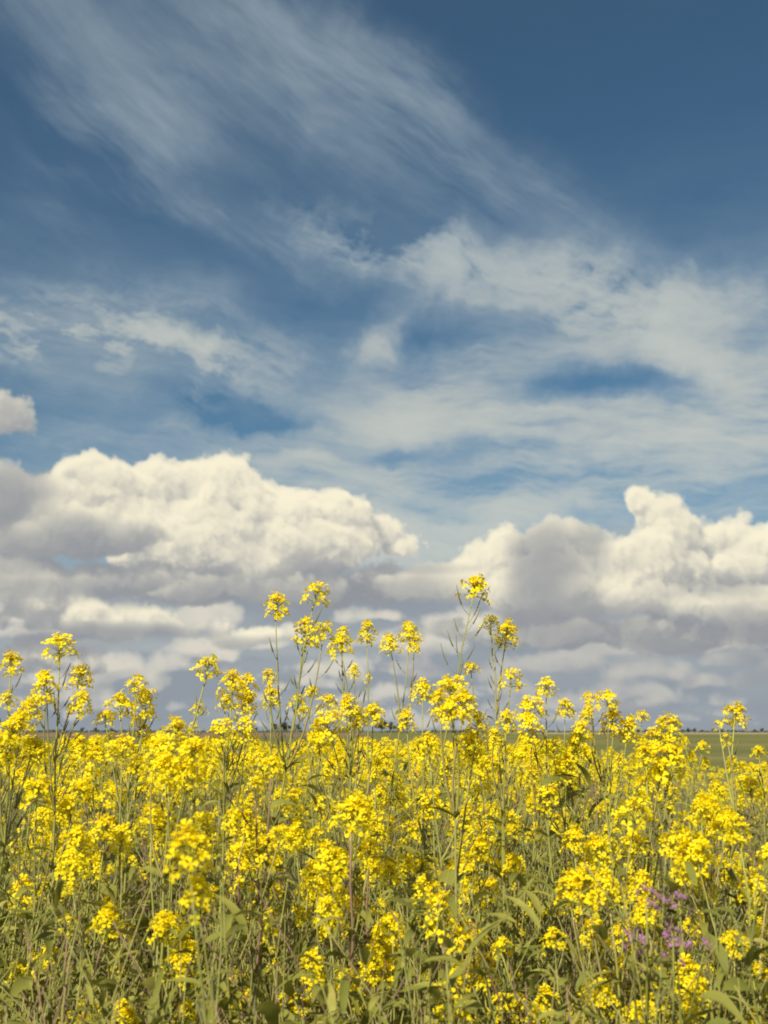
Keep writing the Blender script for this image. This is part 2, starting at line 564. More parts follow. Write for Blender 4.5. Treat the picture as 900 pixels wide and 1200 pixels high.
M_PETAL = island_mat('yellow petal', [(0.0, (0.90, 0.60, 0.004, 1)), (0.08, (0.94, 0.735, 0.006, 1)), (0.5, (0.955, 0.79, 0.009, 1)), (1.0, (0.965, 0.86, 0.028, 1))], 0.65, 0.52, 0.15)
M_PURPLE = island_mat('purple petal', [(0.0, (0.22, 0.09, 0.18, 1)), (1.0, (0.40, 0.20, 0.34, 1))], 0.6, 0.25, 0.25)
M_BUD = island_mat('bud', [(0.0, (0.42, 0.36, 0.03, 1)), (0.6, (0.70, 0.52, 0.015, 1)), (1.0, (0.80, 0.48, 0.01, 1))], 0.55, 0.0, 0.3)
M_PEDICEL = island_mat('flower stalk', [(0.0, (0.26, 0.27, 0.04, 1)), (1.0, (0.42, 0.38, 0.05, 1))], 0.6, 0.0, 0.3)
M_POD = island_mat('seed pod', [(0.0, (0.085, 0.085, 0.034, 1)), (0.6, (0.15, 0.145, 0.042, 1)), (1.0, (0.17, 0.11, 0.06, 1))], 0.6, 0.0, 0.35)
M_LEAF = island_mat('leaf', [(0.0, (0.125, 0.145, 0.026, 1)), (0.45, (0.22, 0.222, 0.038, 1)), (0.8, (0.30, 0.285, 0.052, 1)), (1.0, (0.40, 0.35, 0.09, 1))], 0.65, 0.38, 0.3, noise_scale=30)
M_STEM_G = island_mat('green stem', [(0.0, (0.14, 0.145, 0.036, 1)), (0.6, (0.25, 0.25, 0.052, 1)), (1.0, (0.27, 0.21, 0.075, 1))], 0.6, 0.0, 0.35, noise_scale=14)
M_STEM_R = island_mat('russet stem', [(0.0, (0.13, 0.085, 0.05, 1)), (0.6, (0.22, 0.13, 0.085, 1)), (1.0, (0.24, 0.17, 0.09, 1))], 0.6, 0.0, 0.35, noise_scale=14)


# ------------------------------------------------------------------ mesh building
TUBE_F = {}


def cross(p, q):
    q = np.broadcast_to(np.asarray(q, np.float64), p.shape)
    return np.stack([p[..., 1] * q[..., 2] - p[..., 2] * q[..., 1], p[..., 2] * q[..., 0] - p[..., 0] * q[..., 2], p[..., 0] * q[..., 1] - p[..., 1] * q[..., 0]], axis=-1)


class MB:
    """collects vertices and faces, each face with a material slot"""

    def __init__(self):
        self.v, self.f, self.m, self.n = [], [], [], 0

    def add(self, verts, faces, slot=0):
        self.v.append(np.asarray(verts, np.float32))
        for f in faces:
            self.f.append([i + self.n for i in f])
            self.m.append(slot)
        self.n += len(verts)

    def tube(self, pts, r0, r1, sides=4, slot=0):
        pts = np.asarray(pts, np.float64)
        k = len(pts)
        tg = np.gradient(pts, axis=0)
        tg /= np.linalg.norm(tg, axis=1)[:, None] + 1e-9
        ref = (1.0, 0.2, 0.0) if abs(tg[0][0]) < 0.8 else (0.0, 1.0, 0.2)
        a = cross(tg, ref)
        a /= np.linalg.norm(a, axis=1)[:, None] + 1e-9
        b = cross(tg, a)
        r = np.linspace(r0, r1, k)[:, None, None]
        t = np.arange(sides) * (2 * math.pi / sides)
        ring = np.cos(t)[None, :, None] * a[:, None] + np.sin(t)[None, :, None] * b[:, None]
        vs = (pts[:, None] + r * ring).reshape(-1, 3)
        if (k, sides) not in TUBE_F:
            fs = []
            for i in range(k - 1):
                for s in range(sides):
                    s2 = (s + 1) % sides
                    fs.append((i * sides + s, i * sides + s2, (i + 1) * sides + s2, (i + 1) * sides + s))
            fs.append(tuple((k - 1) * sides + s for s in range(sides)))
            TUBE_F[(k, sides)] = fs
        self.add(vs, TUBE_F[(k, sides)], slot)

    def join(self, other, slot=None):
        self.v += other.v
        self.f += [[q + self.n for q in f] for f in other.f]
        self.m += [m if slot is None else slot for m in other.m]
        self.n += other.n

    def build(self, name, mats, parent=None, smooth=True):
        me = bpy.data.meshes.new(name)
        me.from_pydata(np.concatenate(self.v).tolist(), [], self.f)
        for m in (mats if isinstance(mats, (list, tuple)) else [mats]):
            me.materials.append(m)
        if any(self.m):
            me.polygons.foreach_set('material_index', self.m)
        me.polygons.foreach_set('use_smooth', [smooth] * len(self.f))
        me.update()
        return place(name, me, parent)


def place(name, data, parent=None):
    o = bpy.data.objects.new(name, data)
    COL.objects.link(o)
    if parent:
        o.parent = parent
    return o


def tag(o, label=None, cat=None, group=None, kind=None):
    for k, v in (('label', label), ('category', cat), ('group', group), ('kind', kind)):
        if v:
            o[k] = v
    return o


def frame(d, spin=0.0):
    """rotation whose z axis points along d"""
    z = np.asarray(d, np.float64)
    z = z / np.linalg.norm(z)
    a = np.array([1.0, 0, 0]) if abs(z[0]) < 0.9 else np.array([0, 1.0, 0])
    x = cross(a, z)
    x /= np.linalg.norm(x)
    y = cross(z, x)
    c, s = math.cos(spin), math.sin(spin)
    return np.stack([x * c + y * s, -x * s + y * c, z], axis=1)


PET_R = (0.0006, 0.0036, 0.0062, 0.0082)
PET_W = (0.0007, 0.0017, 0.0036, 0.0020)
PET_Z = (0.0000, 0.0018, 0.0024, 0.0016)
PET_F = [(r * 3 + c, r * 3 + c + 1, r * 3 + c + 4, r * 3 + c + 3) for r in range(3) for c in range(2)]


def petal(rng, s, curl):
    v = []
    for r, wd, z in zip(PET_R, PET_W, PET_Z):
        zz = z + curl * (r / 0.0082) ** 2 * 0.003
        for c in (-1, 0, 1):
            v.append((r * (1.05 if c == 0 else 1.0), c * wd, zz + (0.0 if c == 0 else 0.0006)))
    v = np.array(v) * s
    v[:, 2] += rng.normal(0, 0.0002, 12)
    return v


def flower(mb, rng, pos, d, s=1.0, slot=0, curl=0.0, wilt=0.0):
    Rm = frame(d, rng.uniform(0, 6.28))
    for k in range(4):
        if wilt and rng.random() < wilt:
            continue
        a = k * math.pi / 2 + rng.normal(0, 0.12)
        c, sn = math.cos(a), math.sin(a)
        p = petal(rng, s * rng.uniform(0.88, 1.12), curl + rng.normal(0, 0.5))
        p = np.stack([p[:, 0] * c - p[:, 1] * sn, p[:, 0] * sn + p[:, 1] * c, p[:, 2]], axis=1)
        mb.add(p @ Rm.T + pos, PET_F, slot)


def bead(mb, pos, d, r, l, slot=1):
    Rm = frame(d)
    v = [(0, 0, 0)]
    for z, k in ((0.3, 1.0), (0.75, 0.8)):
        for i in range(5):
            a = i * 2 * math.pi / 5
            v.append((r * k * math.cos(a), r * k * math.sin(a), l * z))
    v.append((0, 0, l))
    f = [(0, 1 + (i + 1) % 5, 1 + i) for i in range(5)] + [(1 + i, 1 + (i + 1) % 5, 6 + (i + 1) % 5, 6 + i) for i in range(5)]
    f += [(6 + i, 6 + (i + 1) % 5, 11) for i in range(5)]
    mb.add(np.array(v) @ Rm.T + pos, f, slot)


GOLD = 2.39996
CW = 0.058                        # width of a full flower cluster


def cluster_mesh(seed, n=30, tall=0.032, spread=1.0, size=1.0, purple=False, droop=0.0):
    """a dome of open four-petalled flowers on short stalks; the closed buds go in a second mesh"""
    rng = np.random.default_rng(seed)
    mb, bd = MB(), MB()
    mb.tube([(0, 0, -0.012), (0, 0, tall * 0.5), (0, 0, tall)], 0.0013, 0.0007, 4, 1)
    for i in range(n):
        t = (i + 0.5) / n
        az_ = i * GOLD + rng.normal(0, 0.25)
        elv = math.radians(-12 - droop * 20 + 88 * t ** 0.9) + rng.normal(0, 0.14)
        L = (0.0225 - 0.007 * t) * spread * rng.uniform(0.72, 1.2)
        d = np.array([math.cos(az_) * math.cos(elv), math.sin(az_) * math.cos(elv), math.sin(elv)])
        base = np.array([0, 0, tall * t * 0.95])
        tip = base + d * L
        mid = base + d * L * 0.5 + np.array([0, 0, -0.0012])
        mb.tube([base, mid, tip], 0.0006, 0.0005, 3, 1)
        face = d + np.array([0, 0, 0.35]) + rng.normal(0, 0.24, 3)
        flower(mb, rng, tip, face, size * 1.02 * rng.uniform(0.88, 1.12), 0, curl=-0.4 if t < 0.3 else 0.5, wilt=0.30 if t < 0.16 else 0.03)
    for i in range(11):
        a = i * GOLD
        r = 0.0022 + 0.0030 * math.sqrt(i / 11)
        e = math.radians(80 - i * 4)
        d = np.array([math.cos(a) * math.cos(e), math.sin(a) * math.cos(e), math.sin(e)])
        bead(bd, np.array([math.cos(a) * r, math.sin(a) * r, tall + 0.004 - i * 0.0002]), d, 0.0016, 0.0048, 0)
    return mb, bd


PETALS = {False: M_PETAL, True: M_PURPLE}
CLUSTERS = []
specs = [(34, 0.020, 1.05, 0.90), (44, 0.024, 1.05, 0.84), (28, 0.017, 1.12, 0.94), (48, 0.028, 1.0, 0.84), (20, 0.018, 1.15, 0.95),
         (34, 0.034, 0.95, 0.88), (32, 0.014, 1.12, 0.92), (42, 0.022, 1.05, 0.82)]
for i, sp in enumerate(specs):
    a_, b_ = cluster_mesh(100 + i, *sp)
    CLUSTERS.append((a_, b_))
LOOSE = [cluster_mesh(140 + i, 11, 0.030, 1.05, 1.05, droop=0.5) for i in range(2)]


def data_of(mb, name, mats):
    o = mb.build(name, mats)
    d = o.data
    bpy.data.objects.remove(o)
    return d


CL_DATA = [(data_of(a_, 'flower_cluster', [M_PETAL, M_PEDICEL]), data_of(b_, 'buds', [M_BUD])) for a_, b_ in CLUSTERS + LOOSE]
both = []
for (a_, b_) in CLUSTERS + LOOSE:                 # cluster and buds in one mesh, for the plants further off
    j = MB()
    j.v, j.f, j.m, j.n = list(a_.v), list(a_.f), list(a_.m), a_.n
    for vs in b_.v:
        j.v.append(vs)
    for f in b_.f:
        j.f.append([i + a_.n for i in f])
        j.m.append(2)
    j.n += b_.n
    both.append(data_of(j, 'flower_cluster', [M_PETAL, M_PEDICEL, M_BUD]))


def bez(a, b, c, n):
    t = np.linspace(0, 1, n)[:, None]
    return (1 - t) ** 2 * np.asarray(a) + 2 * t * (1 - t) * np.asarray(b) + t ** 2 * np.asarray(c)


def leaf(mb, rng, pos, yaw, length, width, rise, droop, lobed=True, slot=0):
    """a folded leaf blade that arches up, out and down, with a lobed or wavy edge"""
    n = 7
    vs = []
    c, s = math.cos(yaw), math.sin(yaw)
    roll = rng.normal(0, 0.5)
    for i in range(n):
        t = i / (n - 1)
        out = length * t * math.cos(rise * (1 - t * 0.6))
        z = length * (math.sin(rise) * t - droop * t * t)
        wd = width * (math.sin(math.pi * min(1, 0.10 + 0.90 * t)) ** 0.8) * (1.25 - 0.5 * t)
        if lobed:
            wd *= 1.0 if i % 2 else 0.62
        wd = max(wd, 0.0004)
        for k in (-1, 0, 1):
            lat = k * wd * 0.5
            up = (abs(k) * wd * 0.20) + lat * math.sin(roll) + rng.normal(0, wd * 0.06)
            vs.append((pos[0] + c * out - s * lat, pos[1] + s * out + c * lat, pos[2] + z + up))
    fs = [(r * 3 + k, r * 3 + k + 1, r * 3 + k + 4, r * 3 + k + 3) for r in range(n - 1) for k in range(2)]
    mb.add(vs, fs, slot)


def pods_along(into, rng, path, n, t0, t1, length, slot=0):
    """slim pods that stand off the stem on little stalks, curving upwards"""
    path = np.asarray(path)
    for i in range(n):
        t = t0 + (t1 - t0) * (i + rng.uniform(-0.3, 0.3)) / n
        q = t * (len(path) - 1)
        k = int(np.clip(q, 0, len(path) - 2))
        p = path[k] + (path[k + 1] - path[k]) * (q - k)
        tg = path[k + 1] - path[k]
        tg = tg / np.linalg.norm(tg)
        a = i * GOLD + rng.normal(0, 0.3)
        side = np.array([math.cos(a), math.sin(a), 0.0])
        L = length * rng.uniform(0.7, 1.2)
        e = p + side * L * 0.42 + tg * L * 0.18
        tip = e + side * L * 0.28 + tg * L * rng.uniform(0.45, 0.7) + np.array([0, 0, L * 0.2])
        pts = bez(p, e, tip, 5)
        if isinstance(into, list):
            into.append(MB())
            mb = into[-1]
        else:
            mb = into
        mb.tube(pts[:3], 0.0005, 0.0006, 3, slot)
        mb.tube(pts[2:], 0.0019, 0.0007, 4, slot)


def make_plant(root, heads, seed, russet=False, detail=True, lean=None, pods=(8, 14), pod_len=0.040, leaves=True, thick=1.0, pod_span=0.30, single_pods=False):
    """stem with branches, leaves, pods and one cluster per head; heads are (x, y, z, scale, kind) from the plant's foot"""
    rng = np.random.default_rng(seed)
    heads = sorted(heads, key=lambda h: -h[2])
    st, fo, po = MB(), MB(), MB()
    singles = []
    top = np.array(heads[0][:3])
    H = top[2]
    sway = np.array([rng.normal(0, 0.045), rng.normal(0, 0.045), 0]) if lean is None else np.array([lean, 0, 0])
    ctrl = np.array([top[0] * 0.47, top[1] * 0.47, H * 0.55]) + sway
    main = bez((0, 0, -0.03), ctrl, top - np.array([0, 0, 0.012]), 14)
    wob = rng.normal(0, 0.0030, (14, 3))
    wob[[0, -1]] = 0
    main = main + wob
    r0 = 0.0050 * thick * (0.7 + 0.3 * H)
    st.tube(main, r0, 0.0013 * thick, 5)
    ends = [(heads[0], main[-1] - main[-2], main, 1.0)]
    for h in heads[1:]:
        tip = np.array(h[:3])
        far = math.hypot(tip[0] - top[0], tip[1] - top[1])
        zf = tip[2] - rng.uniform(0.10, 0.20) - far * rng.uniform(0.8, 1.5)
        zf = min(max(zf, 0.20 * H), 0.93 * H, tip[2] - 0.05)
        k = int(np.argmin(np.abs(main[:, 2] - zf)))
        k = min(max(k, 1), 11)
        p0 = main[k]
        d = tip - p0
        ctrl = p0 + np.array([d[0] * rng.uniform(0.4, 0.8), d[1] * 0.6, d[2] * rng.uniform(0.2, 0.5)]) + rng.normal(0, 0.012, 3)
        br = bez(p0, ctrl, tip - np.array([0, 0, 0.012]), 8)
        st.tube(br, max(0.0016, r0 * 0.42), 0.0011 * thick, 4)
        ends.append((h, br[-1] - br[-2], br, 0.7))
        if leaves:
            leaf(fo, rng, p0, math.atan2(d[1], d[0]) + rng.normal(0, 0.4), rng.uniform(0.03, 0.055), 0.009, 0.7, 0.3, False)
    for h, d, path, wgt in ends:
        n = int(rng.integers(*pods) * wgt)
        if n > 0:
            L = np.linalg.norm(np.diff(path, axis=0), axis=1).sum()
            pods_along(singles if single_pods else po, rng, path, n, max(0.1, 1 - pod_span / L), 1 - 0.035 / L, pod_len)
    if leaves:
        n = int(9 + 8 * H)
        for i in range(n):
            t = 0.06 + 0.72 * (i + rng.random()) / n
            p = main[int(t * 13)]
            big = (1 - t) ** 1.1
            leaf(fo, rng, p, i * GOLD + rng.normal(0, 0.4), 0.04 + 0.15 * big * rng.uniform(0.6, 1.2), 0.012 + 0.038 * big, rng.uniform(0.4, 1.2), rng.uniform(0.2, 0.8), big > 0.35)
        # barren side shoots and flower twigs fill the middle of a plant
        for i in range(int(5 * H)):
            t = rng.uniform(0.3, 0.8)
            p = main[int(t * 13)]
            a = rng.uniform(0, 6.28)
            L = rng.uniform(0.08, 0.22)
            e = p + np.array([math.cos(a) * L * 0.6, math.sin(a) * L * 0.6, L * 0.8])
            sh = bez(p, p + np.array([math.cos(a) * L * 0.5, math.sin(a) * L * 0.5, L * 0.25]), e, 5)
            st.tube(sh, 0.0014, 0.0006, 3)
            if i % 2:
                pods_along(po, rng, sh, int(rng.integers(3, 7)), 0.4, 1.0, pod_len * 0.8)
            else:
                leaf(fo, rng, e, a, rng.uniform(0.03, 0.07), 0.012, 0.6, 0.5, False)
    if po.n and not single_pods:
        st.join(po, 1)
    st.build('stem', [M_STEM_R if russet else M_STEM_G, M_POD], root)
    if fo.n:
        fo.build('foliage', M_LEAF, root)
    for q in singles:
        q.build('seed_pod', M_POD, root)
    for h, d, path, wgt in ends:
        d = d / np.linalg.norm(d) + np.array([0, 0, 0.8]) + rng.normal(0, 0.18, 3)
        kind = h[4] if len(h) > 4 and h[4] is not None else int(rng.integers(0, len(specs)))
        Rm = frame(d, rng.uniform(0, 6.28))
        o = place('flower_cluster', CL_DATA[kind][0] if detail else both[kind], root)
        mw = Matrix(Rm.tolist()).to_4x4()
        mw.translation = Vector([float(q) for q in h[:3]]) - Vector((0, 0, 0.012))
        o.matrix_local = mw @ Matrix.Scale(float(h[3]), 4)
        if detail:
            place('buds', CL_DATA[kind][1], o)
    return root


def empty(name, loc, rz=0.0):
    o = place(name, None)
    o.empty_display_size = 0.1
    o.location = loc
    o.rotation_euler = (0, 0, rz)
    return o


# ------------------------------------------------------------------ ground, far field
def sheet(name, x0, x1, y0, y1, z, mat, nx=1, ny=1):
    mb = MB()
    xs, ys = np.linspace(x0, x1, nx + 1), np.linspace(y0, y1, ny + 1)
    mb.add([(x, y, z) for y in ys for x in xs], [(j * (nx + 1) + i, j * (nx + 1) + i + 1, (j + 1) * (nx + 1) + i + 1, (j + 1) * (nx + 1) + i) for j in range(ny) for i in range(nx)])
    o = mb.build(name, mat, None, False)
    o['kind'] = 'structure'
    return o


def ground_mat(name, cols, s1, s2, bump=0.0):
    m, n = new_mat(name)
    t = m.node_tree
    tcn = t.nodes.new('ShaderNodeTexCoord')
    g = tcn.outputs['Object']
    n1 = n.noise(n.vm('MULTIPLY', g, (0.35, 1.0, 1.0)), s1, 8, 0.66)
    n2 = n.noise(g, s2, 5, 0.7)
    v = n.add(n.mul(n1, 0.6), n.mul(n2, 0.4))
    c = n.ramp(n.lerp(v, 0.41, 0.59), cols)
    bn = None
    if bump:
        b = t.nodes.new('ShaderNodeBump')
        b.inputs['Strength'].default_value = bump
        b.inputs['Distance'].default_value = 0.05
        t.links.new(n2, b.inputs['Height'])
        bn = b.outputs[0]
    return finish(m, n, c, 0.9, 0.0, None, 0.1, bn)


M_FIELD = ground_mat('pasture', [(0.0, (0.075, 0.085, 0.024, 1)), (0.4, (0.115, 0.118, 0.032, 1)), (0.7, (0.15, 0.142, 0.042, 1)), (1.0, (0.21, 0.17, 0.065, 1))], 0.05, 1.1)
M_SOIL = ground_mat('soil', [(0.0, (0.06, 0.055, 0.025, 1)), (1.0, (0.12, 0.105, 0.045, 1))], 1.5, 14, 0.6)
M_PLOUGH = ground_mat('ploughed', [(0.0, (0.13, 0.085, 0.055, 1)), (1.0, (0.22, 0.15, 0.095, 1))], 0.03, 0.5)
M_STUBBLE = ground_mat('stubble', [(0.0, (0.24, 0.20, 0.11, 1)), (1.0, (0.34, 0.28, 0.16, 1))], 0.03, 0.5)
sheet('pasture', -6000, 6000, -60, 9000, 0.0, M_FIELD)
sheet('soil', -14, 14, -3, 17, 0.004, M_SOIL)
sheet('ploughed_field', -420, -8, 240, 900, 0.05, M_PLOUGH)
sheet('stubble_field', 80, 420, 520, 1200, 0.05, M_STUBBLE)

# ------------------------------------------------------------------ far trees
M_CROWN = island_mat('tree leaves', [(0.0, (0.030, 0.040, 0.020, 1)), (1.0, (0.060, 0.072, 0.034, 1))], 0.7, 0.15, 0.15)
M_BARK = island_mat('bark', [(0.0, (0.08, 0.065, 0.05, 1)), (1.0, (0.12, 0.10, 0.08, 1))], 0.8)


def clumps(mb, rng, lobes, n, size):
    for _ in range(n):
        cx, cy, cz, rx, rz = lobes[rng.integers(0, len(lobes))]
        d = rng.normal(0, 1, 3)
        d /= np.linalg.norm(d)
        r = rng.random() ** 0.4
        p = np.array([cx + d[0] * rx * r, cy + d[1] * rx * r, cz + d[2] * rz * r])
        Rm = frame(rng.normal(0, 1, 3), rng.uniform(0, 6))
        s = size * rng.uniform(0.6, 1.4)
        q = np.array([(-s, -s * 0.6, 0), (s * 0.2, -s * 0.8, s * 0.2), (s, 0.1 * s, 0), (s * 0.1, s * 0.8, -s * 0.2)])
        mb.add(q @ Rm.T + p, [(0, 1, 2, 3)])


def far_tree(kind):
    rng = np.random.default_rng(900 + kind)
    root = empty('tree', (0, 0, 0))
    tr, cr = MB(), MB()
    h = (8.0, 5.0, 3.4)[kind]
    tr.tube([(0, 0, -0.2), (0.1, 0, h * 0.3), (0.15, 0.05, h * 0.6)], 0.035 * h, 0.012 * h, 6)
    lobes = []
    for i in range(6):
        a = i * GOLD
        r = h * 0.20 * math.sqrt(i / 6 + 0.1)
        lobes.append((math.cos(a) * r * 1.2, math.sin(a) * r, h * rng.uniform(0.42, 0.85), h * rng.uniform(0.14, 0.24), h * rng.uniform(0.12, 0.2)))
        tr.tube([(0.1, 0, h * 0.3), (lobes[-1][0] * 0.6, lobes[-1][1] * 0.6, lobes[-1][2] * 0.8), lobes[-1][:3]], 0.012 * h, 0.004 * h, 4)
    clumps(cr, rng, lobes, 520, h * 0.045)
    tr.build('trunk', M_BARK, root)
    cr.build('crown', M_CROWN, root, False)
    return root


def copy_tree(o, parent=None):
    c = o.copy()
    COL.objects.link(c)
    c.parent = parent
    if parent:
        c.matrix_parent_inverse = o.matrix_parent_inverse.copy()
    for ch in KIDS.get(o.name, [])[:]:
        copy_tree(ch, c)
    return c


KIDS = {}


def index(o):
    KIDS[o.name] = list(o.children)
    for ch in o.children:
        index(ch)


# photo column, height in photo pixels, kind, label
TREES = [(447, 13, 0, 'tallest dark tree on the far horizon, just left of the pair in mid picture'), (459, 11, 0, 'dark round tree on the far horizon, left one of the pair in mid picture'),
         (470, 9, 1, 'dark tree on the far horizon, right one of the pair in mid picture'),
         (322, 9, 1, 'dark far tree seen between stems under the tall wide headed plant, leftmost of three'), (335, 11, 0, 'dark far tree seen between stems under the tall wide headed plant, middle of three'),
         (349, 8, 1, 'dark far tree seen between stems under the tall wide headed plant, rightmost of three')]
protos = [far_tree(k) for k in range(3)]
for p in protos:
    index(p)
used = [False] * 3
rngT = random.Random(4)
rows = [(x, h, k, l, None) for x, h, k, l in TREES]
for x in (722, 729, 737, 748, 757, 766, 772):
    rows.append((x, rngT.uniform(3.5, 6), 2 if x % 2 else 1, 'small dark tree in the clump on the horizon right of centre', 'horizon trees right of centre'))
for x in (806, 814, 823, 836, 846, 858, 871, 884, 893):
    rows.append((x, rngT.uniform(3, 5), 2 if x % 2 else 1, 'tiny dark tree on the horizon above the open green field at right', 'horizon trees above the green field'))
for x in (96, 112, 131, 176, 188, 203, 256, 300):
    rows.append((x, rngT.uniform(3, 5.5), 2 if x % 2 else 1, 'tiny dark tree on the horizon beyond the brown ploughed field at left', 'horizon trees beyond the brown field'))
for x, hp, k, label, grp in rows:
    D = 900.0 + rngT.uniform(-60, 60)
    o = protos[k] if not used[k] else copy_tree(protos[k])
    used[k] = True
    s = 1.25 * hp * D / F / (8.0, 5.0, 3.4)[k]
    r = ray(x, HOR)
    o.location = (r.x * D, D, 0)
    o.rotation_euler = (0, 0, rngT.uniform(0, 6.28))
    o.scale = (s * rngT.uniform(1.0, 1.5), s * 1.2, s)
    tag(o, label, 'tree', grp or 'dark trees on the horizon')
hl = MB()
rng = np.random.default_rng(77)
for i in range(5200):
    x = rng.uniform(-1300, 1300)
    hgt = 1.2 + 2.2 * abs(math.sin(x * 0.011) * math.sin(x * 0.037 + 1)) + 0.6 * math.sin(x * 0.11)
    p = np.array([x, 1650 + rng.uniform(-20, 20), rng.random() * max(hgt, 0.4)])
    Rm = frame(rng.normal(0, 1, 3))
    s = rng.uniform(0.6, 1.8)
    hl.add(np.array([(-s, -s, 0), (s, -s * 0.7, 0.3), (s * 0.8, s, 0), (-s * 0.6, s * 0.8, -0.3)]) @ Rm.T + p, [(0, 1, 2, 3)])
tag(hl.build('treeline', M_CROWN, None, False), 'low dark line of distant trees along the whole horizon', 'treeline', None, 'stuff')


